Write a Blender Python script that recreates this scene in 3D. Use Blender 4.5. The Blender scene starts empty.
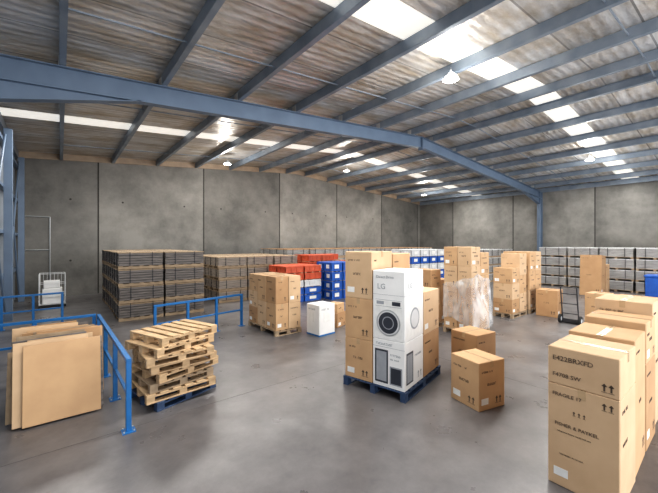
import bpy, math, random
from mathutils import Matrix, Vector, Euler
random.seed(7)
R = random.uniform
scene = bpy.context.scene
scene.view_settings.view_transform = 'Standard'
try: scene.view_settings.look = 'Medium High Contrast'
except Exception: pass
scene.view_settings.exposure = -0.12

# ------------------------------------------------------------------ materials
def mat(name, c1, c2=None, scale=4.0, rough=0.7, metal=0.0, bump=0.0, bscale=None, detail=6, stretch=(1,1,1), spec=0.5, lo=0.3, hi=0.7, emit=0):
    m = bpy.data.materials.new(name); m.use_nodes = True
    nt = m.node_tree; b = nt.nodes['Principled BSDF']
    b.inputs['Roughness'].default_value = rough
    b.inputs['Metallic'].default_value = metal
    b.inputs['Specular IOR Level'].default_value = spec
    b.inputs['Base Color'].default_value = (*c1, 1)
    tc = nt.nodes.new('ShaderNodeTexCoord'); mp = nt.nodes.new('ShaderNodeMapping')
    mp.inputs['Scale'].default_value = stretch
    nt.links.new(tc.outputs['Object'], mp.inputs['Vector'])
    n = nt.nodes.new('ShaderNodeTexNoise'); n.inputs['Scale'].default_value = scale; n.inputs['Detail'].default_value = detail
    nt.links.new(mp.outputs[0], n.inputs['Vector'])
    c2 = c2 or tuple(x*0.85 for x in c1)
    r = nt.nodes.new('ShaderNodeValToRGB')
    r.color_ramp.elements[0].color = (*c1, 1); r.color_ramp.elements[1].color = (*c2, 1)
    r.color_ramp.elements[0].position = lo; r.color_ramp.elements[1].position = hi
    nt.links.new(n.outputs['Fac'], r.inputs['Fac']); nt.links.new(r.outputs[0], b.inputs['Base Color'])
    if bump:
        n2 = nt.nodes.new('ShaderNodeTexNoise'); n2.inputs['Scale'].default_value = bscale or scale*4; n2.inputs['Detail'].default_value = 5
        nt.links.new(mp.outputs[0], n2.inputs['Vector'])
        bp = nt.nodes.new('ShaderNodeBump'); bp.inputs['Strength'].default_value = bump; bp.inputs['Distance'].default_value = 0.05
        nt.links.new(n2.outputs['Fac'], bp.inputs['Height']); nt.links.new(bp.outputs[0], b.inputs['Normal'])
    if emit:
        b.inputs['Emission Color'].default_value = (*c1, 1); b.inputs['Emission Strength'].default_value = emit
    return m

CARD = [mat('cardboard_tan', (0.57,0.37,0.205),(0.49,0.31,0.17),3,0.75),
        mat('cardboard_warm', (0.47,0.29,0.15),(0.40,0.235,0.12),3,0.75),
        mat('cardboard_pale', (0.62,0.44,0.275),(0.54,0.37,0.225),3,0.75)]
TAPE = mat('packing_tape', (0.56,0.40,0.24), None, 8, 0.25)
INK = mat('printed_ink', (0.10,0.07,0.05), None, 8, 0.6)
SEAM = mat('flap_seam', (0.22,0.13,0.07), None, 8, 0.9)
LABEL = mat('paper_label', (0.85,0.85,0.83), None, 8, 0.5)
WHITEC = mat('white_carton', (0.84,0.84,0.83),(0.76,0.76,0.75),3,0.5)
GREYP = mat('carton_print_grey', (0.35,0.37,0.40), None, 8, 0.5)
DARKP = mat('carton_print_dark', (0.04,0.045,0.06), None, 8, 0.4)
WOOD = mat('pallet_timber', (0.63,0.45,0.27),(0.44,0.30,0.17),5,0.8,stretch=(1,1,4),bump=0.2)
WOOD2 = mat('pallet_timber_weathered', (0.40,0.30,0.20),(0.28,0.21,0.14),5,0.85,bump=0.2)
PALB = mat('blue_pallet_paint', (0.025,0.05,0.11),(0.04,0.075,0.15),5,0.6)
BLUE = mat('blue_safety_paint', (0.015,0.16,0.43),(0.012,0.13,0.35),6,0.4)
STEEL = mat('blue_grey_steel_paint', (0.145,0.20,0.28),(0.115,0.16,0.23),2,0.42)
PURL = mat('purlin_blue_grey', (0.29,0.335,0.395),(0.18,0.225,0.285),2,0.38,metal=0.3)
DKSTK = mat('dark_panel_edges', (0.215,0.19,0.175),(0.085,0.077,0.072),2.5,0.55,stretch=(1,1,10))
GRSTK = mat('grey_panel_edges', (0.42,0.41,0.40),(0.25,0.245,0.24),2.5,0.5,stretch=(1,1,10))
BRSTK = mat('taupe_panel_edges', (0.38,0.325,0.27),(0.22,0.19,0.165),2.5,0.6,stretch=(1,1,10))
STRAP = mat('strapping', (0.02,0.02,0.025), None, 8, 0.5)
REDM = mat('orange_red_plastic', (0.58,0.11,0.045),(0.46,0.07,0.03),5,0.5)
BLUM = mat('blue_plastic', (0.02,0.12,0.48),(0.02,0.09,0.38),5,0.5)
WHM = mat('white_steel', (0.7,0.71,0.72), None, 5, 0.4)
DARK = mat('dark_metal', (0.03,0.03,0.035), None, 5, 0.5)
RUB = mat('black_rubber', (0.02,0.02,0.02), None, 5, 0.8)
JOINT = mat('sealant_joint', (0.045,0.043,0.04), None, 5, 0.9)
SAW = mat('saw_cut_joint', (0.10,0.095,0.095), None, 5, 0.7)
GALV = mat('galvanised_steel', (0.5,0.52,0.53), None, 5, 0.4, metal=0.6)

def concrete_wall(name, axis, off):
    m = bpy.data.materials.new(name); m.use_nodes = True
    nt = m.node_tree; N = nt.nodes; Lk = nt.links; b = N['Principled BSDF']; b.inputs['Roughness'].default_value = 0.7
    tc = N.new('ShaderNodeTexCoord')
    n1 = N.new('ShaderNodeTexNoise'); n1.inputs['Scale'].default_value = 0.45; n1.inputs['Detail'].default_value = 11; n1.inputs['Roughness'].default_value=0.72
    Lk.new(tc.outputs['Object'], n1.inputs['Vector'])
    r = N.new('ShaderNodeValToRGB'); cr = r.color_ramp
    cr.elements[0].position=0.35; cr.elements[0].color=(0.115,0.112,0.104,1)
    cr.elements[1].position=0.65; cr.elements[1].color=(0.245,0.236,0.217,1)
    Lk.new(n1.outputs['Fac'], r.inputs['Fac'])
    sep = N.new('ShaderNodeSeparateXYZ'); Lk.new(tc.outputs['Object'], sep.inputs[0])
    a = N.new('ShaderNodeMath'); a.operation='ADD'; a.inputs[1].default_value = off; Lk.new(sep.outputs[axis], a.inputs[0])
    d = N.new('ShaderNodeMath'); d.operation='DIVIDE'; d.inputs[1].default_value = 4.95; Lk.new(a.outputs[0], d.inputs[0])
    f = N.new('ShaderNodeMath'); f.operation='FLOOR'; Lk.new(d.outputs[0], f.inputs[0])
    w = N.new('ShaderNodeTexWhiteNoise'); w.noise_dimensions='1D'; Lk.new(f.outputs[0], w.inputs['W'])
    mr = N.new('ShaderNodeMapRange'); mr.inputs['To Min'].default_value=0.8; mr.inputs['To Max'].default_value=1.3
    Lk.new(w.outputs['Value'], mr.inputs['Value'])
    mx = N.new('ShaderNodeVectorMath'); mx.operation='SCALE'; Lk.new(r.outputs[0], mx.inputs[0]); Lk.new(mr.outputs[0], mx.inputs['Scale'])
    Lk.new(mx.outputs[0], b.inputs['Base Color'])
    n2 = N.new('ShaderNodeTexNoise'); n2.inputs['Scale'].default_value=12; n2.inputs['Detail'].default_value=6; Lk.new(tc.outputs['Object'], n2.inputs['Vector'])
    bp = N.new('ShaderNodeBump'); bp.inputs['Strength'].default_value=0.12; Lk.new(n2.outputs['Fac'], bp.inputs['Height']); Lk.new(bp.outputs[0], b.inputs['Normal'])
    return m
WALLB = concrete_wall('concrete_tilt_panel_back', 0, -1.42)
WALLR = concrete_wall('concrete_tilt_panel_right', 1, 3.9)

def floor_mat():
    m = bpy.data.materials.new('polished_concrete'); m.use_nodes=True
    nt=m.node_tree; N=nt.nodes; Lk=nt.links; b=N['Principled BSDF']
    tc=N.new('ShaderNodeTexCoord')
    n1=N.new('ShaderNodeTexNoise'); n1.inputs['Scale'].default_value=0.5; n1.inputs['Detail'].default_value=13; n1.inputs['Roughness'].default_value=0.74
    Lk.new(tc.outputs['Object'], n1.inputs['Vector'])
    r=N.new('ShaderNodeValToRGB'); r.color_ramp.elements[0].position=0.35; r.color_ramp.elements[0].color=(0.082,0.078,0.082,1)
    r.color_ramp.elements[1].position=0.66; r.color_ramp.elements[1].color=(0.185,0.175,0.175,1)
    Lk.new(n1.outputs['Fac'], r.inputs['Fac']); Lk.new(r.outputs[0], b.inputs['Base Color'])
    n2=N.new('ShaderNodeTexNoise'); n2.inputs['Scale'].default_value=1.4; n2.inputs['Detail'].default_value=8; n2.inputs['Roughness'].default_value=0.6
    Lk.new(tc.outputs['Object'], n2.inputs['Vector'])
    mr=N.new('ShaderNodeMapRange'); mr.inputs['From Min'].default_value=0.3; mr.inputs['From Max'].default_value=0.7; mr.inputs['To Min'].default_value=0.25; mr.inputs['To Max'].default_value=0.42
    Lk.new(n2.outputs['Fac'], mr.inputs['Value']); Lk.new(mr.outputs[0], b.inputs['Roughness'])
    b.inputs['Specular IOR Level'].default_value=0.58
    n3=N.new('ShaderNodeTexNoise'); n3.inputs['Scale'].default_value=2.5; n3.inputs['Detail'].default_value=4
    Lk.new(tc.outputs['Object'], n3.inputs['Vector'])
    bp=N.new('ShaderNodeBump'); bp.inputs['Strength'].default_value=0.035; Lk.new(n3.outputs['Fac'], bp.inputs['Height']); Lk.new(bp.outputs[0], b.inputs['Normal'])
    return m
FLOOR=floor_mat()

def foil_mat():
    m = bpy.data.materials.new('foil_insulation'); m.use_nodes=True
    nt=m.node_tree; N=nt.nodes; Lk=nt.links; b=N['Principled BSDF']
    b.inputs['Metallic'].default_value=0.5; b.inputs['Roughness'].default_value=0.36
    tc=N.new('ShaderNodeTexCoord')
    mp=N.new('ShaderNodeMapping'); mp.inputs['Scale'].default_value=(1.0,2.4,1); Lk.new(tc.outputs['Object'], mp.inputs['Vector'])
    n1=N.new('ShaderNodeTexNoise'); n1.inputs['Scale'].default_value=0.8; n1.inputs['Detail'].default_value=8; n1.inputs['Roughness'].default_value=0.66
    Lk.new(mp.outputs[0], n1.inputs['Vector'])
    r=N.new('ShaderNodeValToRGB'); cr=r.color_ramp
    cr.elements[0].position=0.36; cr.elements[0].color=(0.60,0.52,0.42,1)
    cr.elements[1].position=0.60; cr.elements[1].color=(0.92,0.91,0.90,1)
    Lk.new(n1.outputs['Fac'], r.inputs['Fac'])
    sep=N.new('ShaderNodeSeparateXYZ'); Lk.new(tc.outputs['Object'], sep.inputs[0])
    d=N.new('ShaderNodeMath'); d.operation='DIVIDE'; d.inputs[1].default_value=1.35; Lk.new(sep.outputs[1], d.inputs[0])
    f=N.new('ShaderNodeMath'); f.operation='FRACT'; Lk.new(d.outputs[0], f.inputs[0])
    g=N.new('ShaderNodeMath'); g.operation='GREATER_THAN'; g.inputs[1].default_value=0.03; Lk.new(f.outputs[0], g.inputs[0])
    mr=N.new('ShaderNodeMapRange'); mr.inputs['To Min'].default_value=0.45; mr.inputs['To Max'].default_value=1; Lk.new(g.outputs[0], mr.inputs['Value'])
    fl=N.new('ShaderNodeMath'); fl.operation='FLOOR'; Lk.new(d.outputs[0], fl.inputs[0])
    dx=N.new('ShaderNodeMath'); dx.operation='DIVIDE'; dx.inputs[1].default_value=1.96; Lk.new(sep.outputs[0], dx.inputs[0])
    fx=N.new('ShaderNodeMath'); fx.operation='FLOOR'; Lk.new(dx.outputs[0], fx.inputs[0])
    cb=N.new('ShaderNodeCombineXYZ'); Lk.new(fl.outputs[0], cb.inputs[0]); Lk.new(fx.outputs[0], cb.inputs[1])
    wn=N.new('ShaderNodeTexWhiteNoise'); Lk.new(cb.outputs[0], wn.inputs['Vector'])
    mr2=N.new('ShaderNodeMapRange'); mr2.inputs['To Min'].default_value=0.72; mr2.inputs['To Max'].default_value=1.0; Lk.new(wn.outputs['Value'], mr2.inputs['Value'])
    mm=N.new('ShaderNodeMath'); mm.operation='MULTIPLY'; Lk.new(mr.outputs[0], mm.inputs[0]); Lk.new(mr2.outputs[0], mm.inputs[1])
    rb=N.new('ShaderNodeMath'); rb.operation='MULTIPLY'; rb.inputs[1].default_value=2*math.pi/0.225; Lk.new(sep.outputs[1], rb.inputs[0])
    sn=N.new('ShaderNodeMath'); sn.operation='SINE'; Lk.new(rb.outputs[0], sn.inputs[0])
    mr3=N.new('ShaderNodeMapRange'); mr3.inputs['From Min'].default_value=-1; mr3.inputs['To Min'].default_value=0.84; mr3.inputs['To Max'].default_value=1.0; Lk.new(sn.outputs[0], mr3.inputs['Value'])
    m2=N.new('ShaderNodeMath'); m2.operation='MULTIPLY'; Lk.new(mm.outputs[0], m2.inputs[0]); Lk.new(mr3.outputs[0], m2.inputs[1])
    mx=N.new('ShaderNodeVectorMath'); mx.operation='SCALE'; Lk.new(r.outputs[0], mx.inputs[0]); Lk.new(m2.outputs[0], mx.inputs['Scale'])
    Lk.new(mx.outputs[0], b.inputs['Base Color'])
    n3=N.new('ShaderNodeTexNoise'); n3.inputs['Scale'].default_value=4; n3.inputs['Detail'].default_value=6
    Lk.new(mp.outputs[0], n3.inputs['Vector'])
    sc=N.new('ShaderNodeMath'); sc.operation='MULTIPLY'; sc.inputs[1].default_value=0.18; Lk.new(sn.outputs[0], sc.inputs[0])
    ad=N.new('ShaderNodeMath'); Lk.new(sc.outputs[0], ad.inputs[0]); Lk.new(n3.outputs['Fac'], ad.inputs[1])
    bp=N.new('ShaderNodeBump'); bp.inputs['Strength'].default_value=0.55; bp.inputs['Distance'].default_value=0.07; Lk.new(ad.outputs[0], bp.inputs['Height']); Lk.new(bp.outputs[0], b.inputs['Normal'])
    return m
FOIL=foil_mat()
SKYL=mat('translucent_skylight',(0.93,0.91,0.85),(0.66,0.63,0.56),5,0.5,emit=0.62,stretch=(0.3,8,1))
LEDM=mat('led_lens',(1.0,0.98,0.94),(1,0.98,0.94),1,0.5,emit=14)

def film_mat():
    m=bpy.data.materials.new('clear_stretch_film'); m.use_nodes=True
    nt=m.node_tree; N=nt.nodes; Lk=nt.links; b=N['Principled BSDF']
    b.inputs['Base Color'].default_value=(0.88,0.89,0.9,1); b.inputs['Roughness'].default_value=0.18
    tr=N.new('ShaderNodeBsdfTransparent'); mx=N.new('ShaderNodeMixShader')
    tc=N.new('ShaderNodeTexCoord'); mp=N.new('ShaderNodeMapping'); mp.inputs['Scale'].default_value=(3,3,1.2); mp.inputs['Rotation'].default_value=(0.5,0.5,0)
    Lk.new(tc.outputs['Object'], mp.inputs['Vector'])
    n=N.new('ShaderNodeTexNoise'); n.inputs['Scale'].default_value=1.5; Lk.new(mp.outputs[0], n.inputs['Vector'])
    mr=N.new('ShaderNodeMapRange'); mr.inputs['To Min'].default_value=0.18; mr.inputs['To Max'].default_value=0.45; mr.inputs['From Min'].default_value=0.35; mr.inputs['From Max'].default_value=0.65
    Lk.new(n.outputs['Fac'], mr.inputs['Value']); Lk.new(mr.outputs[0], mx.inputs[0])
    Lk.new(tr.outputs[0], mx.inputs[1]); Lk.new(b.outputs[0], mx.inputs[2]); Lk.new(mx.outputs[0], N['Material Output'].inputs['Surface'])
    return m
FILM=film_mat()

# ------------------------------------------------------------------ mesh builder
class MB:
    def __init__(s): s.v=[]; s.f=[]; s.mi=[]; s.mats=[]; s.M=Matrix.Identity(4)
    def m(s,mt):
        if mt not in s.mats: s.mats.append(mt)
        return s.mats.index(mt)
    def add(s,vs,fs,mt):
        o=len(s.v); s.v += [tuple(s.M@Vector(p)) for p in vs]; k=s.m(mt)
        for f in fs: s.f.append(tuple(i+o for i in f)); s.mi.append(k)
    def hexa(s,p,mt):
        s.add(p,[(3,2,1,0),(4,5,6,7),(0,1,5,4),(1,2,6,5),(2,3,7,6),(3,0,4,7)],mt)
    def box(s,x0,y0,z0,x1,y1,z1,mt,bev=0):
        if bev<=0:
            s.hexa([(x0,y0,z0),(x1,y0,z0),(x1,y1,z0),(x0,y1,z0),(x0,y0,z1),(x1,y0,z1),(x1,y1,z1),(x0,y1,z1)],mt); return
        c=((x0+x1)/2,(y0+y1)/2,(z0+z1)/2); h=((x1-x0)/2,(y1-y0)/2,(z1-z0)/2)
        vs=[];idx={}
        for sx in(-1,1):
            for sy in(-1,1):
                for sz in(-1,1):
                    S=(sx,sy,sz)
                    for a in range(3):
                        idx[(S,a)]=len(vs)
                        vs.append(tuple(c[i]+S[i]*(h[i] if i==a else h[i]-bev) for i in range(3)))
        fs=[]
        def put(ids):
            p=[Vector(vs[i]) for i in ids]; n=(p[1]-p[0]).cross(p[2]-p[0]); mid=sum(p,Vector())/len(p)-Vector(c)
            fs.append(tuple(ids) if n.dot(mid)>0 else tuple(reversed(ids)))
        for a in range(3):
            b,d=(a+1)%3,(a+2)%3
            for sg in(-1,1):
                q=[]
                for u,w in((-1,-1),(1,-1),(1,1),(-1,1)):
                    S=[0,0,0];S[a]=sg;S[b]=u;S[d]=w;q.append(idx[(tuple(S),a)])
                put(q)
            for u in(-1,1):
                for w in(-1,1):
                    S1=[0,0,0];S1[b]=u;S1[d]=w;S1[a]=-1;S2=list(S1);S2[a]=1
                    S1=tuple(S1);S2=tuple(S2)
                    put([idx[(S1,b)],idx[(S1,d)],idx[(S2,d)],idx[(S2,b)]])
        for sx in(-1,1):
            for sy in(-1,1):
                for sz in(-1,1):
                    S=(sx,sy,sz); put([idx[(S,0)],idx[(S,1)],idx[(S,2)]])
        s.add(vs,fs,mt)
    def cyl(s,p0,p1,r,mt,n=12,r1=None):
        p0=Vector(p0);p1=Vector(p1);d=(p1-p0).normalized(); r1=r if r1 is None else r1
        a=d.orthogonal().normalized(); b=d.cross(a)
        vs=[];fs=[]
        for P,rr in((p0,r),(p1,r1)):
            for i in range(n):
                t=2*math.pi*i/n; vs.append(tuple(P+a*math.cos(t)*rr+b*math.sin(t)*rr))
        for i in range(n): fs.append((i,(i+1)%n,n+(i+1)%n,n+i))
        fs.append(tuple(range(n-1,-1,-1))); fs.append(tuple(range(n,2*n)))
        s.add(vs,fs,mt)
    def mark(s,B,face,u0,v0,u1,v1,mt,t=0.002):
        x0,y0,z0,x1,y1,z1=B
        if face=='-x': s.box(x0-t,y1-u1,z0+v0,x0+0.001,y1-u0,z0+v1,mt)
        if face=='+x': s.box(x1-0.001,y0+u0,z0+v0,x1+t,y0+u1,z0+v1,mt)
        if face=='-y': s.box(x0+u0,y0-t,z0+v0,x0+u1,y0+0.001,z0+v1,mt)
        if face=='+y': s.box(x1-u1,y1-0.001,z0+v0,x1-u0,y1+t,z0+v1,mt)
    def glyphs(s,B,face,u,v,h,n,mt=None):
        mt=mt or INK; w=h*0.62; k=h*0.17
        for i in range(n):
            a=u+i*w*1.35
            t=random.random()
            if t<0.12: continue
            s.mark(B,face,a,v,a+k,v+h,mt)
            if t<0.75: s.mark(B,face,a+k,v+h-k,a+w,v+h,mt)
            if t>0.3: s.mark(B,face,a+k,v,a+w,v+k,mt)
            if t>0.45: s.mark(B,face,a+w-k,v+k,a+w,v+h-k,mt)
    def arrow(s,B,face,u,v,h,mt=None):
        mt=mt or INK; k=h*0.10
        s.mark(B,face,u-k,v,u+k,v+h*0.7,mt)
        for j in range(4):
            ww=h*0.28*(1-j/4); s.mark(B,face,u-ww,v+h*(0.62+j*0.09),u+ww,v+h*(0.71+j*0.09),mt)
        s.mark(B,face,u-h*0.32,v-h*0.15,u+h*0.32,v-h*0.09,mt)
    def carton(s,x0,y0,z0,w,d,h,mt=None,prints=True,tapeaxis=0,bev=0.008):
        mt=mt or random.choice(CARD)
        B=(x0,y0,z0,x0+w,y0+d,z0+h); s.box(*B,mt,bev)
        t=0.002
        if tapeaxis==0:
            yc=y0+d/2
            s.box(x0,yc-0.03,z0+h-0.001,x0+w,yc+0.03,z0+h+t,TAPE); s.box(x0,yc-0.003,z0+h,x0+w,yc+0.003,z0+h+t+0.001,SEAM)
            for fc in('-x','+x'): s.mark(B,fc,d/2-0.03,h-0.09,d/2+0.03,h,TAPE)
        else:
            xc=x0+w/2
            s.box(xc-0.03,y0,z0+h-0.001,xc+0.03,y0+d,z0+h+t,TAPE); s.box(xc-0.003,y0,z0+h,xc+0.003,y0+d,z0+h+t+0.001,SEAM)
            for fc in('-y','+y'): s.mark(B,fc,w/2-0.03,h-0.09,w/2+0.03,h,TAPE)
        if prints:
            for fc in('-x','-y','+x','+y'):
                L=d if 'x' in fc else w
                if L<0.2 or h<0.2: continue
                g=min(0.026,h*0.06)
                n=int((L-0.12)/(g*0.62*1.35))
                s.glyphs(B,fc,0.06,h-0.13-g,g,min(n,random.randint(5,12)))
                s.glyphs(B,fc,L*0.32,h*0.5,g*1.4,min(int(n*0.4),6))
                s.arrow(B,fc,L-0.10,h*0.12,min(0.09,h*0.16))
                if L>0.4: s.arrow(B,fc,L-0.17,h*0.12,min(0.09,h*0.16))
                if random.random()<0.5: s.mark(B,fc,0.05,h*0.12,0.05+min(0.14,L*0.3),h*0.12+min(0.09,h*0.25),LABEL)
        return B
    def pallet(s,x0,y0,z0,w,d,mt,h=0.145):
        b=0.02
        for i in range(3):
            y=y0+i*(d-0.09)/2
            s.box(x0,y,z0,x0+w,y+0.09,z0+b,mt,0.002)
            s.box(x0,y,z0+h-2*b-0.001,x0+w,y+0.09,z0+h-b-0.001,mt)
            for j in range(3):
                x=x0+j*(w-0.11)/2; s.box(x,y+0.005,z0+b,x+0.11,y+0.085,z0+h-2*b,mt)
        n=max(5,int(w/0.16)); bw=w/n*0.72
        for i in range(n):
            x=x0+i*(w-bw)/(n-1); s.box(x,y0,z0+h-b,x+bw,y0+d,z0+h,mt,0.002)
    def obj(s,name,loc=(0,0,0),rot=0,parent=None,smooth=False):
        me=bpy.data.meshes.new(name); me.from_pydata(s.v,[],s.f)
        for mt in s.mats: me.materials.append(mt)
        me.polygons.foreach_set('material_index',s.mi)
        if smooth: me.polygons.foreach_set('use_smooth',[True]*len(s.f))
        me.update()
        o=bpy.data.objects.new(name,me); scene.collection.objects.link(o)
        o.location=loc; o.rotation_euler=(0,0,math.radians(rot))
        if parent: o.parent=parent
        return o

def text(body,parent,pos,face,size,mt=INK,name='printed_text'):
    c=bpy.data.curves.new(name,'FONT'); c.body=body; c.size=size; c.extrude=0.0008; c.resolution_u=2
    c.materials.append(mt)
    o=bpy.data.objects.new(name,c); scene.collection.objects.link(o); o.parent=parent; o.location=pos
    rz={'-y':0,'-x':-90,'+x':90,'+y':180}[face]
    o.rotation_euler=(math.radians(90),0,math.radians(rz))
    return o

# ------------------------------------------------------------------ building shell
XL,XR,YB,YF=-1.5,26.6,19.3,-6.0
XM=(XL+XR)/2
EZ=6.0; RZ=7.12; PD=0.27
def zu(x): return EZ+(RZ-EZ)*(1-abs(x-XM)/(XR-XM))
def zr(x): return zu(x)+PD

b=MB(); b.box(XL-0.3,YF,-0.2,XR+0.3,YB+0.3,0,FLOOR); b.obj('floor')
b=MB()
for x in(6.2,14.0,21.0): b.box(x-0.004,YF,0,x+0.004,YB,0.001,SAW)
for y in(-1.5,5.0,11.5): b.box(XL,y-0.004,0,XR,y+0.004,0.001,SAW)
b.obj('trim_floor_joints')

b=MB()
for (xa,xb) in((XL-0.3,XM),(XM,XR+0.3)):
    b.hexa([(xa,YB,0),(xb,YB,0),(xb,YB+0.2,0),(xa,YB+0.2,0),(xa,YB,zr(xa)),(xb,YB,zr(xb)),(xb,YB+0.2,zr(xb)),(xa,YB+0.2,zr(xa))],WALLB)
b.obj('wall_back')
b=MB(); b.box(XR,YF,0,XR+0.2,YB,EZ+PD,WALLR); b.obj('wall_right')
CLAD=mat('wall_cladding',(0.30,0.33,0.37),None,1,0.5)
b=MB(); b.box(XL-0.2,YF,0,XL,YB,EZ+PD,CLAD)
y=YF
while y<YB-0.1:
    b.box(XL-0.001,y,0,XL+0.025,y+0.05,EZ+PD,CLAD); y+=0.2
b.obj('wall_left')
b=MB()
for i in range(0,6):
    x=1.42+4.95*i
    if x<XR: b.box(x-0.03,YB-0.006,0,x+0.03,YB+0.01,zu(x),JOINT)
b.obj('trim_back_panel_joints')
b=MB()
for y in (1.05,6.0,10.95,15.9): b.box(XR-0.006,y-0.03,0,XR+0.01,y+0.03,EZ,JOINT)
b.obj('trim_right_panel_joints')
b=MB()
for i in range(7):
    for z in(1.6,4.4):
        for dx in(1.0,3.9):
            x=-3.53+4.95*i+dx
            if XL+0.2<x<XR-0.2: b.cyl((x,YB-0.004,z),(x,YB+0.01,z),0.045,JOINT,10)
b.obj('trim_lifting_points')
FTAN=mat('timber_capping',(0.40,0.31,0.22),(0.30,0.23,0.17),3,0.6)
b=MB()
for (xa,xb) in((XL,XM),(XM,XR)):
    b.hexa([(xa,YB-0.07,zu(xa)),(xb,YB-0.07,zu(xb)),(xb,YB,zu(xb)),(xa,YB,zu(xa)),(xa,YB-0.07,zr(xa)),(xb,YB-0.07,zr(xb)),(xb,YB,zr(xb)),(xa,YB,zr(xa))],FTAN)
b.obj('trim_gable_capping')

sky=[(3.9,4.7),(13.35,14.15)]
def roofslab(name,ya,yb,mt,dz=0.0):
    b=MB()
    for (xa,xb) in((XL-0.3,XM),(XM,XR+0.3)):
        za,zb=zr(xa)+dz,zr(xb)+dz
        b.hexa([(xa,ya,za),(xb,ya,zb),(xb,yb,zb),(xa,yb,za),(xa,ya,za+0.06),(xb,ya,zb+0.06),(xb,yb,zb+0.06),(xa,yb,za+0.06)],mt)
    return b.obj(name)
roofslab('ceiling',YF,3.9,FOIL); roofslab('ceiling.001',4.7,13.35,FOIL); roofslab('ceiling.002',14.15,YB+0.2,FOIL)
for i,(a,c) in enumerate(sky): roofslab('window_%d'%(i+1),a,c,SKYL)

b=MB()
xs=[]
x=0.0
while x>XL+0.2: xs.append(x); x-=1.96
x=1.96
while x<XM-0.2: xs.append(x); x+=1.96
right=[2*XM-t for t in xs]
for x in xs+right:
    s_=1 if x<XM else -1
    zt=zr(x)-0.012; zb=zu(x)
    b.box(x-0.012,YF,zb,x+0.012,YB-0.08,zt,PURL)
    b.box(min(x,x+0.1*s_),YF,zb-0.002,max(x,x+0.1*s_),YB-0.08,zb+0.012,PURL)
    b.box(min(x,x+0.1*s_),YF,zt-0.012,max(x,x+0.1*s_),YB-0.08,zt,PURL)
    e=x+0.095*s_
    b.box(e-0.006,YF,zb,e+0.006,YB-0.08,zb+0.04,PURL)
for x in(XL+0.08,XR-0.1):
    b.box(x-0.06,YF,zu(x)-0.05,x+0.06,YB-0.08,zr(x)-0.03,PURL)
b.obj('roof_purlins')
b=MB()
allx=sorted(xs+right)
for yy in(1.6,6.9,11.2,16.6):
    for i in range(len(allx)-1):
        xa,xb=allx[i],allx[i+1]
        if (xb-xa)<1: continue
        za,zb=zu(xa)+0.08,zu(xb)+0.08
        b.hexa([(xa,yy,za),(xb,yy,zb),(xb,yy+0.03,zb),(xa,yy+0.03,za),(xa,yy,za+0.025),(xb,yy,zb+0.025),(xb,yy+0.03,zb+0.025),(xa,yy+0.03,za+0.025)],PURL)
b.obj('purlin_bridging')

def portal(name,Y):
    b=MB(); dep=0.48; fw=0.11
    for (xa,xb) in((XL+0.15,XM),(XM,XR-0.15)):
        za,zb=zu(xa)-0.005,zu(xb)-0.005
        def seg(t0,t1,hw):
            b.hexa([(xa,Y-hw,za-t1),(xb,Y-hw,zb-t1),(xb,Y+hw,zb-t1),(xa,Y+hw,za-t1),(xa,Y-hw,za-t0),(xb,Y-hw,zb-t0),(xb,Y+hw,zb-t0),(xa,Y+hw,za-t0)],STEEL)
        seg(0,0.02,fw); seg(0.02,dep-0.02,0.008); seg(dep-0.02,dep,fw)
    for sx,xw in((1,XL),(-1,XR)):
        x0=xw+sx*0.42; x1=xw+sx*3.0
        za=zu(x0)-dep; zb=zu(x1)-dep
        def tri(hw,flange):
            zt0=za-0.40 if flange else za
            b.hexa([(x0,Y-hw,za-0.42),(x1,Y-hw,zb),(x1,Y+hw,zb),(x0,Y+hw,za-0.42),(x0,Y-hw,zt0),(x1,Y-hw,zb+0.02),(x1,Y+hw,zb+0.02),(x0,Y+hw,zt0)],STEEL)
        tri(0.008,False); tri(fw,True)
        a,c=sorted((xw+sx*0.02,xw+sx*0.42))
        zt=zu(xw+sx*0.2)-0.03
        b.box(a,Y-fw,0.02,a+0.018,Y+fw,zt,STEEL); b.box(c-0.018,Y-fw,0.02,c,Y+fw,zt,STEEL); b.box(a,Y-0.008,0.02,c,Y+0.008,zt,STEEL)
        b.box(a,Y-0.16,0,c+0.04,Y+0.16,0.02,STEEL)
    b.box(XM-0.02,Y-0.12,RZ-dep-0.1,XM+0.02,Y+0.12,RZ-0.01,STEEL)
    for x in allx[1::2]:
        if x<XL+1 or x>XR-1: continue
        z=zu(x)
        b.hexa([(x-0.02,Y+0.02,z-dep+0.02),(x+0.02,Y+0.02,z-dep+0.02),(x+0.02,Y+0.06,z-dep+0.02),(x-0.02,Y+0.06,z-dep+0.02),(x-0.02,Y+0.5,z+0.05),(x+0.02,Y+0.5,z+0.05),(x+0.02,Y+0.54,z+0.05),(x-0.02,Y+0.54,z+0.05)],STEEL)
    for x in allx:
        if XL+0.5<x<XR-0.5:
            b.box(x-0.03,Y-0.09,zu(x)-0.004,x-0.012,Y+0.09,zu(x)+0.2,GALV)
    b.obj(name)
portal('portal_frame',9.07)
b=MB()
for z in(1.3,2.7,4.1,5.5): b.box(XL+0.025,9.3,z,XL+0.16,YB-0.01,z+0.1,STEEL)
for yy in(14.2,18.6): b.box(XL+0.16,yy-0.1,0,XL+0.36,yy+0.1,5.9,STEEL,0.005)
b.obj('wall_girts_left')
b=MB()
for (y0,z0,y1,z1) in((9.4,0.3,14.1,5.7),(9.4,5.7,14.1,0.3),(14.3,0.3,18.5,5.7),(14.3,5.7,18.5,0.3)):
    b.cyl((XL+0.2,y0,z0),(XL+0.2,y1,z1),0.03,STEEL,8)
b.obj('wall_cross_bracing_left')

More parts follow.
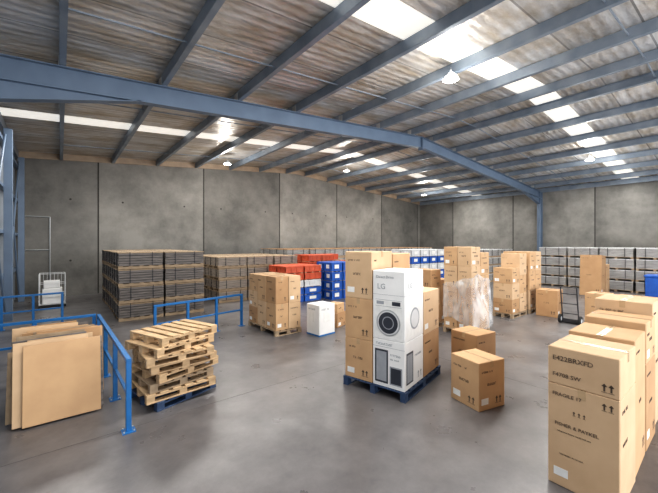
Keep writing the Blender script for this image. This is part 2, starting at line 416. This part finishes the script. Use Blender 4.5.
b=MB()
xa,xb,zt=-1.2,-0.35,3.55
b.cyl((xa,YB-0.04,0),(xa,YB-0.04,zt),0.025,GALV,8); b.cyl((xb,YB-0.04,0),(xb,YB-0.04,zt),0.025,GALV,8); b.cyl((xa,YB-0.04,zt),(xb,YB-0.04,zt),0.025,GALV,8)
b.cyl((xa,YB-0.04,2.1),(xb,YB-0.04,2.1),0.02,GALV,8)
b.obj('door_1')

def highbay(x,y,power):
    z=zu(x)-0.15
    b=MB(); b.cyl((0,0,0),(0,0,0.07),0.19,WHM,24,0.15); b.cyl((0,0,0.07),(0,0,0.14),0.09,GALV,16)
    b.cyl((0,0,0.14),(0,0,0.30),0.012,GALV,8); b.cyl((0,0,-0.012),(0,0,0.0),0.165,LEDM,24)
    o=b.obj('high_bay_light',(x,y,z-0.1))
    l=bpy.data.lights.new('led_lamp','POINT'); l.energy=power; l.shadow_soft_size=0.2; l.color=(1,0.96,0.89)
    lo=bpy.data.objects.new('led_lamp',l); scene.collection.objects.link(lo); lo.parent=o; lo.location=(0,0,-0.25)
for x,y in((7.6,4.6),(6.6,16.4),(13.6,15.2),(22.0,15.6),(19.5,4.6)): highbay(x,y,130)

# ------------------------------------------------------------------ blue barriers
def barrier(p0,p1,h=0.93,n=3,name='blue_safety_barrier'):
    p0=Vector((*p0,0));p1=Vector((*p1,0)); L=(p1-p0).length; ang=math.degrees(math.atan2(p1.y-p0.y,p1.x-p0.x))
    b=MB(); w=0.03
    for i in range(n):
        x=i*L/(n-1); b.box(x-w,-w,0.01,x+w,w,h-0.05,BLUE,0.004); b.box(x-0.075,-0.075,0,x+0.075,0.075,0.012,BLUE)
        for sx in(-1,1):
            for sy in(-1,1): b.cyl((x+sx*0.055,sy*0.055,0.012),(x+sx*0.055,sy*0.055,0.03),0.01,GALV,6)
    b.box(-w,-w,h-0.05,L+w,w,h,BLUE,0.004)
    b.box(0,-0.02,h*0.5-0.02,L,0.02,h*0.5+0.02,BLUE,0.004)
    return b.obj(name,(p0.x,p0.y,0),ang)
barrier((0.68,4.93),(0.62,8.36),n=4)
barrier((0.55,8.46),(-1.3,8.46),n=3)
barrier((0.05,12.85),(-1.25,12.75),n=3)
barrier((1.75,8.75),(4.1,9.15),n=4)

# ------------------------------------------------------------------ leaning cardboard sheets
b=MB()
y=0.0
for i in range(24):
    w=R(0.70,0.86); h=R(0.90,1.02)+i*0.006; x0=R(-0.22,0.12); t=R(0.012,0.035)
    if i==0: w,h,x0=0.84,1.05,0
    if i==1: w,h,x0=0.80,1.09,-0.10
    if i==2: w,h,x0=0.80,1.02,0.08
    b.M=Matrix.Translation((0,y,0))@Matrix.Rotation(math.radians(-9+i*0.25),4,'X')@Matrix.Rotation(math.radians(R(-1.5,1.5) if i else 0),4,'Y')
    b.box(x0,0,0.025,x0+w,t,h,[CARD[0],CARD[2],DKSTK,CARD[1],WOOD2,CARD[1]][i%6],0.003)
    y+=t+R(0.02,0.06)
b.M=Matrix.Identity(4)
b.obj('flattened_cardboard_sheets',(-0.38,5.78,0.0))
b=MB()
for i in range(5):
    b.M=Matrix.Translation((i*0.06,0,0))@Matrix.Rotation(math.radians(8),4,'Y')
    b.box(0,R(0,0.1),0.006,0.02,1.3+R(-.1,.1),0.95+R(-0.1,0.1),[WOOD2,DKSTK,CARD[1]][i%3],0.003)
b.M=Matrix.Identity(4)
b.obj('timber_offcut_boards',(-1.15,6.0,0.0))

# ------------------------------------------------------------------ pallet stack
b=MB(); z=0
for i in range(8):
    mt=PALB if i==0 else (WOOD if i not in(2,) else WOOD2)
    b.M=Matrix.Translation((R(-0.06,0.06),R(-0.05,0.05),0))@Matrix.Rotation(math.radians(R(-9,9)),4,'Z')
    b.pallet(-0.5,-0.42,z,1.0+R(-0.06,0.04),0.84,mt,0.128); z+=0.129
b.M=Matrix.Identity(4)
b.obj('wooden_pallet_stack',(1.42,5.72,0),12)

# ------------------------------------------------------------------ main washing machine stack
b=MB()
b.pallet(-0.02,-0.02,0,1.48,1.14,PALB,0.15)
def washer_print(W,top):
    b.mark(W,'-x',0.04,0.03,0.51,top,LABEL)
    b.mark(W,'-x',0.05,top,0.50,top+0.005,GREYP); b.mark(W,'-x',0.05,top-0.10,0.50,top-0.095,GREYP,0.004)
    b.mark(W,'-x',0.07,top-0.07,0.20,top-0.02,GREYP,0.004); b.mark(W,'-x',0.34,top-0.075,0.48,top-0.015,DARKP,0.004)
B1=(0,0,0.152,0.70,0.55,0.887); b.box(*B1,WHITEC,0.008)
b.mark(B1,'-x',0.04,0.06,0.27,0.58,DARKP); b.mark(B1,'-x',0.065,0.09,0.245,0.55,GREYP,0.003)
b.mark(B1,'-x',0.30,0.06,0.51,0.34,GREYP); b.mark(B1,'-x',0.32,0.08,0.49,0.32,DARKP,0.003)
b.glyphs(B1,'-x',0.31,0.50,0.03,7,GREYP); b.glyphs(B1,'-x',0.31,0.44,0.02,9,GREYP); b.mark(B1,'-x',0.0,0.62,0.55,0.624,GREYP); b.glyphs(B1,'-x',0.06,0.65,0.035,10,GREYP)
b.mark(B1,'-y',0.06,0.08,0.30,0.56,DARKP); b.mark(B1,'-y',0.085,0.105,0.275,0.53,GREYP,0.003); b.glyphs(B1,'-y',0.36,0.45,0.03,10,GREYP); b.arrow(B1,'-y',0.5,0.1,0.09,GREYP); b.arrow(B1,'-y',0.6,0.1,0.09,GREYP)
W=(0,0,0.89,0.70,0.55,1.965); b.box(*W,WHITEC,0.008)
b.box(0,0.27,1.964,0.70,0.28,1.967,GREYP)
washer_print(W,0.62)
cy,cz=0.275,0.89+0.27
for r,mt_,t in((0.205,GALV,0.006),(0.185,WHM,0.008),(0.165,DARKP,0.010),(0.10,GREYP,0.0115),(0.085,DARKP,0.013)):
    b.cyl((-t,cy,cz),(0.0,cy,cz),r,mt_,40)
b.mark(W,'-x',0.0,0.70,0.55,0.704,GREYP)
b.mark(W,'-y',0.06,0.05,0.64,0.60,LABEL); b.mark(W,'-y',0.0,0.70,0.70,0.704,GREYP)
b.cyl((0.36,-0.004,0.89+0.32),(0.36,0,0.89+0.32),0.17,GREYP,32); b.cyl((0.36,-0.006,0.89+0.32),(0.36,0,0.89+0.32),0.14,WHM,32)
z=0.152
for h in(0.665,0.665): b.carton(0,0.565,z,0.70,0.53,h,CARD[0]); z+=h+0.002
b.carton(0.0,0.575,z,0.70,0.52,0.77,CARD[2],tapeaxis=1)
for y0,hs in((0,(0.70,0.72)),(0.565,(0.665,0.665,0.72))):
    z=0.152
    for h in hs: b.carton(0.72,y0,z,0.70,0.54,h); z+=h+0.002
ms=b.obj('pallet_of_boxed_appliances',(4.03,3.20,0),13)
text('LG',ms,(-0.003,0.47,1.68),'-x',0.12,GREYP)
text('Direct Drive',ms,(-0.003,0.49,1.85),'-x',0.06,GREYP)
text('LG',ms,(0.12,-0.003,1.70),'-y',0.12,GREYP)

# ------------------------------------------------------------------ small floor cartons (near)
b=MB(); b.carton(0,0,0,0.53,0.53,0.69,CARD[0],tapeaxis=1); b.obj('cardboard_box',(4.62,2.36,0),-14)
b=MB(); b.carton(0,0,0,0.56,0.56,0.74,CARD[1]); b.obj('cardboard_box',(5.80,3.00,0),-8)
b=MB(); b.carton(0,0,0,0.66,0.56,1.00,CARD[2],prints=False)
B=b.carton(0,0,1.003,0.66,0.56,0.365,CARD[2],prints=False,tapeaxis=1)
b.arrow(B,'-x',0.50,0.05,0.07); b.arrow(B,'-x',0.45,0.05,0.07)
B0=(0,0,0,0.66,0.56,1.0)
b.arrow(B0,'-x',0.45,0.88,0.06); b.arrow(B0,'-x',0.50,0.88,0.06); b.mark(B0,'-x',0.05,0.10,0.17,0.18,LABEL)
for u in(0.22,0.26,0.30): b.arrow(B0,'-x',u,0.74,0.035)
b.glyphs(B0,'-y',0.08,0.85,0.03,9); b.glyphs(B0,'-y',0.08,0.55,0.03,10)
o=b.obj('tall_appliance_carton',(3.85,0.69,0))
text('FISHER & PAYKEL',o,(-0.003,0.50,0.60),'-x',0.046)
text('E422BRXFD',o,(-0.003,0.52,1.24),'-x',0.065)
text('F4708 SW',o,(-0.003,0.52,1.08),'-x',0.055)
text('FRAGILE 17',o,(-0.003,0.52,0.89),'-x',0.048)
text('refrigerator freezer  handle with care',o,(-0.003,0.48,0.54),'-x',0.018)
text('keep upright  do not stack',o,(-0.003,0.46,0.32),'-x',0.018)
b=MB(); b.carton(0,0,0,0.62,0.57,1.40,CARD[0]); b.obj('tall_appliance_carton',(4.56,0.70,0),1)
b=MB(); b.carton(0,0,0,0.62,0.58,1.0,CARD[1]); b.carton(0,0,1.002,0.62,0.58,0.47,CARD[0],tapeaxis=1); b.obj('tall_appliance_carton',(5.24,0.71,0))
b=MB(); b.carton(0,0,0,0.68,0.60,1.62,CARD[2]); b.obj('tall_appliance_carton',(5.92,0.74,0))
b=MB(); b.carton(0,0,0,0.62,0.62,1.55,CARD[1]); b.obj('tall_appliance_carton',(6.68,0.70,0))

# ------------------------------------------------------------------ mid stacks
def grid_stack(name,x,y,rot,nx,ny,w,d,tiers,pal=WOOD2,film=False):
    b=MB(); b.pallet(0,0,0,nx*w+0.02,ny*d+0.02,pal,0.14)
    for i in range(nx):
        for j in range(ny):
            z=0.142; tt=tiers[(i*ny+j)%len(tiers)]
            for h in tt:
                b.carton(0.01+i*w+R(0,0.01),0.01+j*d+R(0,0.01),z,w-0.015,d-0.015,h,tapeaxis=random.randint(0,1)); z+=h+0.002
    if film:
        W_=nx*w; D_=ny*d
        vs=[];fs=[];na,nz=60,30
        for jj in range(nz+1):
            v=jj/nz
            for ii in range(na+1):
                u=ii/na; s_=u*(W_+D_)
                if s_<D_: px,py=0,D_-s_
                else: px,py=s_-D_,0
                c=math.exp(-((s_-D_-0.45)/0.5)**2)
                off=0.02+0.24*c*(1-v)**0.8*math.sin(math.pi*min(1,v+0.3))+0.006*math.sin(s_*31+v*7)+0.006*math.sin(s_*17-v*21)
                k=max(0,min(1,(s_-D_+0.25)/0.5)); dx,dy=-(1-k),-k
                topz=1.60-0.5*abs(u-0.6); botz=0.36-0.2*c+0.08*math.sin(s_*6)
                vs.append((px+dx*off,py+dy*off,botz+(topz-botz)*v+0.02*math.sin(s_*13)))
        for jj in range(nz):
            for ii in range(na):
                a=jj*(na+1)+ii; fs.append((a,a+1,a+na+2,a+na+1))
        b.add(vs,fs,FILM)
    return b.obj(name,(x,y,0),rot)
grid_stack('pallet_of_cardboard_boxes',8.1,4.32,0,2,2,0.47,0.40,[(0.55,0.55,0.55,0.5),(0.55,0.55,0.55,0.5),(0.7,0.7,0.6)],film=True)
grid_stack('pallet_of_cardboard_boxes',8.0,5.45,0,2,1,0.5,0.62,[(0.5,0.5,0.5),(0.6,0.6)])
grid_stack('pallet_of_cardboard_boxes',11.15,4.6,0,2,1,0.55,0.62,[(0.45,0.5,0.5),(0.6,0.6,0.7)])
grid_stack('pallet_of_cardboard_boxes',12.4,4.55,0,2,2,0.5,0.45,[(0.65,0.65,0.65)])
grid_stack('pallet_of_cardboard_boxes',4.28,7.5,0,2,3,0.39,0.52,[(0.68,0.70),(0.68,0.70),(0.45,0.45,0.47)])

b=MB(); B=(0,0,0,0.56,0.5,0.80); b.box(*B,WHITEC,0.01); b.mark(B,'-x',0.0,0,0.5,0.04,BLUE); b.mark(B,'-y',0,0,0.56,0.04,BLUE); b.mark(B,'-x',0.1,0.35,0.3,0.6,LABEL); b.mark(B,'-y',0.15,0.35,0.4,0.6,LABEL); b.glyphs(B,'-x',0.08,0.66,0.04,8,GREYP); b.glyphs(B,'-y',0.08,0.66,0.04,8,GREYP); b.box(0,0.24,0.799,0.56,0.26,0.802,GREYP)
b.obj('white_appliance_carton',(5.15,6.8,0),5)
b=MB(); b.carton(0,0,0,0.5,0.45,0.4,CARD[1]); b.carton(0.03,0.02,0.402,0.4,0.38,0.26,CARD[0]); b.obj('small_carton_pile',(6.1,7.2,0),20)

b=MB(); b.carton(0,0,0,0.62,0.62,0.86,CARD[1]); b.obj('cardboard_box',(12.4,3.75,0),4)
b=MB(); b.carton(0,0,0,0.60,0.55,0.85,CARD[0]); b.obj('cardboard_box',(12.75,2.60,0),-6)
b=MB()
for y in(-0.2,0.2):
    b.cyl((0.02,y,0.12),(0.22,y,1.1),0.018,DARK,8)
    b.cyl((0.06,y*1.25-0.03,0.13),(0.06,y*1.25+0.03,0.13),0.13,RUB,20); b.cyl((0.06,y*1.25-0.035,0.13),(0.06,y*1.25+0.035,0.13),0.06,WHM,12)
for z,x in((0.3,0.055),(0.6,0.115),(0.9,0.18),(1.1,0.22)): b.cyl((x,-0.2,z),(x,0.2,z),0.014,DARK,8)
b.box(-0.25,-0.22,0.015,0.03,0.22,0.03,DARK); b.box(0.0,-0.22,0.015,0.03,0.22,0.14,DARK)
b.obj('hand_trolley',(11.85,3.25,0),180)
b=MB()
b.M=Matrix.Rotation(math.radians(4),4,'Y'); b.carton(0.1,0,0.02,0.7,0.8,1.85,CARD[1]); b.M=Matrix.Identity(4); b.carton(0.98,0,0,0.6,0.85,1.4,CARD[0]); b.obj('leaning_tall_carton',(18.6,4.0,0),0)
b=MB(); b.box(0,0,0.1,0.9,0.8,0.95,BLUM,0.03); b.box(-0.03,-0.03,0.95,0.93,0.83,1.02,BLUM,0.01)
for i in range(4): b.box(-0.02,0.1+i*0.18,0.15,0,0.16+i*0.18,0.9,BLUM)
for x in(0.1,0.8):
    for y in(0.1,0.7): b.cyl((x,y-0.02,0.05),(x,y+0.02,0.05),0.05,RUB)
b.obj('blue_wheeled_bin',(19.6,1.9,0))

# ------------------------------------------------------------------ bundled storage stacks
def bundles(name,x,y,w,d,tiers,th,core,rot=0,nx=1,ny=1,top=None,layers=6,bearer=WOOD2):
    b=MB()
    for ix in range(nx):
        for iy in range(ny):
            x0=ix*(w+0.06); y0=iy*(d+0.08)
            for t in range(tiers):
                z=t*th
                jx,jy=R(-0.02,0.02),R(-0.02,0.02)
                b.M=Matrix.Translation((x0+jx+0.02,y0+jy+0.02,z))
                for k in range(3):
                    b.box(0,k*(d-0.1)/2,0,w,k*(d-0.1)/2+0.1,0.08,bearer)
                for k in range(5): b.box(k*(w-0.12)/4,0,0.08,k*(w-0.12)/4+0.12,d,0.10,bearer)
                lh=(th-0.13)/layers
                for l in range(layers):
                    e=R(0,0.015)
                    b.box(e,e,0.101+l*lh,w-R(0,0.015),d-e,0.101+(l+1)*lh-0.012,core,0.003)
                b.box(-0.005,-0.005,th-0.04,w+0.005,d+0.005,th-0.012,top or WOOD2)
                for k in(0.25,0.75):
                    b.box(w*k-0.01,-0.012,0.1,w*k+0.01,d+0.012,th-0.010,STRAP); b.box(-0.012,d*k-0.01,0.1,w+0.012,d*k+0.01,th-0.010,STRAP)
    b.M=Matrix.Identity(4)
    return b.obj(name,(x,y,0),rot)
bundles('strapped_panel_stack',1.37,11.9,1.25,1.2,4,0.53,DKSTK,nx=2,ny=4,top=WOOD2,layers=5)
bundles('strapped_panel_stack',4.9,13.1,1.2,1.2,4,0.46,BRSTK,nx=3,ny=3,top=WOOD2,layers=5)
bundles('strapped_panel_stack',9.4,15.2,1.4,1.5,4,0.52,GRSTK,nx=9,ny=2,top=CARD[1])
bundles('strapped_panel_stack',21.5,-0.8,1.8,1.3,4,0.54,GRSTK,nx=2,ny=6,top=WHM)
bundles('strapped_panel_stack',20.5,9.8,1.6,1.4,4,0.5,GRSTK,nx=2,ny=2,top=WHM)

def crates(name,x,y,nx,ny,nz,w,d,h,mts,lab=True,skip=0.0):
    b=MB()
    for i in range(nx):
        for j in range(ny):
            for k in range(nz):
                if k==nz-1 and R(0,1)<skip: continue
                mt=mts[k%len(mts)] if isinstance(mts,list) else mts
                x0,y0,z0=i*(w+0.05)+R(-.01,.01),j*(d+0.05)+R(-.01,.01),k*(h+0.03)
                b.box(x0+0.02,y0+0.02,z0+0.001,x0+w-0.02,y0+d-0.02,z0+h-0.03,mt)
                b.box(x0,y0,z0+h-0.06,x0+w,y0+d,z0+h,mt,0.006)
                b.box(x0,y0,z0,x0+w,y0+d,z0+0.05,mt,0.006)
                if k<nz-1:
                    for q in range(3): b.box(x0+0.03+q*(w-0.14)/2,y0+0.02,z0+h,x0+0.11+q*(w-0.14)/2,y0+d-0.02,z0+h+0.03,WOOD2)
                for q in range(4):
                    u=x0+q*(w-0.05)/3; b.box(u,y0,z0+0.05,u+0.05,y0+0.02,z0+h-0.06,mt)
                    u=y0+q*(d-0.05)/3; b.box(x0,u,z0+0.05,x0+0.02,u+0.05,z0+h-0.06,mt)
                if lab or mt is BLUM:
                    B=(x0,y0,z0,x0+w,y0+d,z0+h)
                    b.mark(B,'-y',w*0.3,h*0.3,w*0.7,h*0.75,LABEL,0.004); b.mark(B,'-x',d*0.3,h*0.3,d*0.7,h*0.75,LABEL,0.004)
    return b.obj(name,(x,y,0))
crates('blue_crate_stack',8.9,10.9,2,2,4,0.6,0.5,0.37,BLUM)
crates('orange_crate_stack',6.9,11.3,2,2,5,0.85,0.65,0.27,[BLUM,BLUM,WHM,REDM,REDM],False)
crates('orange_crate_stack',9.0,12.7,3,2,6,0.75,0.6,0.28,[WHM,BLUM,REDM,WHM,REDM,REDM],False,skip=0.3)
crates('blue_crate_stack',15.2,11.6,4,2,5,0.8,0.7,0.38,[BLUM,BLUM,WHM,BLUM,WHM])

b=MB()
W_,D_,H_=0.75,0.6,1.25
for x in(0,W_):
    for y in(0,D_): b.cyl((x,y,0.1),(x,y,H_),0.018,WHM,8); b.cyl((x-0.02,y,0.05),(x+0.02,y,0.05),0.05,RUB,12)
for z in(0.12,0.5,0.88,H_):
    b.cyl((0,0,z),(W_,0,z),0.01,WHM,6); b.cyl((0,D_,z),(W_,D_,z),0.01,WHM,6); b.cyl((0,0,z),(0,D_,z),0.01,WHM,6); b.cyl((W_,0,z),(W_,D_,z),0.01,WHM,6)
for i in range(1,7): b.cyl((i*W_/7,D_,0.1),(i*W_/7,D_,H_),0.006,WHM,6)
b.box(0,0,0.1,W_,D_,0.13,WHM); b.box(0.08,0.06,0.131,W_-0.08,D_-0.06,0.7,WHITEC,0.02); b.box(0.12,0.1,0.701,W_-0.15,D_-0.1,0.98,WHITEC,0.02)
b.obj('wire_roll_cage',(-0.6,16.2,0))

# ------------------------------------------------------------------ lights
def area(name,loc,sx,sy,power,rot=(0,0,0),col=(1,1,1)):
    l=bpy.data.lights.new(name,'AREA'); l.shape='RECTANGLE'; l.size=sx; l.size_y=sy; l.energy=power; l.color=col
    o=bpy.data.objects.new(name,l); scene.collection.objects.link(o); o.location=loc; o.rotation_euler=rot
for yy in(4.3,13.75):
    for (xc,sl) in((5.5,-1),(19.5,1)):
        area('skylight_daylight',(xc,yy,zu(xc)-0.02),12.5,0.7,720,(0,sl*math.radians(4.6),0),(1,0.975,0.93))
area('open_front_fill_light',(9,-5.8,2.6),18,4.8,1250,(math.radians(90),0,0),(0.98,0.985,1))  # added soft fill lamp across the open front, behind camera; no roller door modelled
wd=bpy.data.worlds.new('world'); scene.world=wd; wd.use_nodes=True
bg=wd.node_tree.nodes['Background']; bg.inputs[0].default_value=(0.93,0.96,1,1); bg.inputs[1].default_value=1.6

# ------------------------------------------------------------------ camera
cd=bpy.data.cameras.new('camera'); cam=bpy.data.objects.new('camera',cd); scene.collection.objects.link(cam)
cam.location=(0,0,2.4); cam.rotation_euler=(math.radians(90),0,math.radians(-38.8))
cd.sensor_width=36; cd.lens=334.5/658*36; cd.shift_y=-3.5/658; cd.clip_start=0.05; cd.clip_end=200
scene.camera=cam
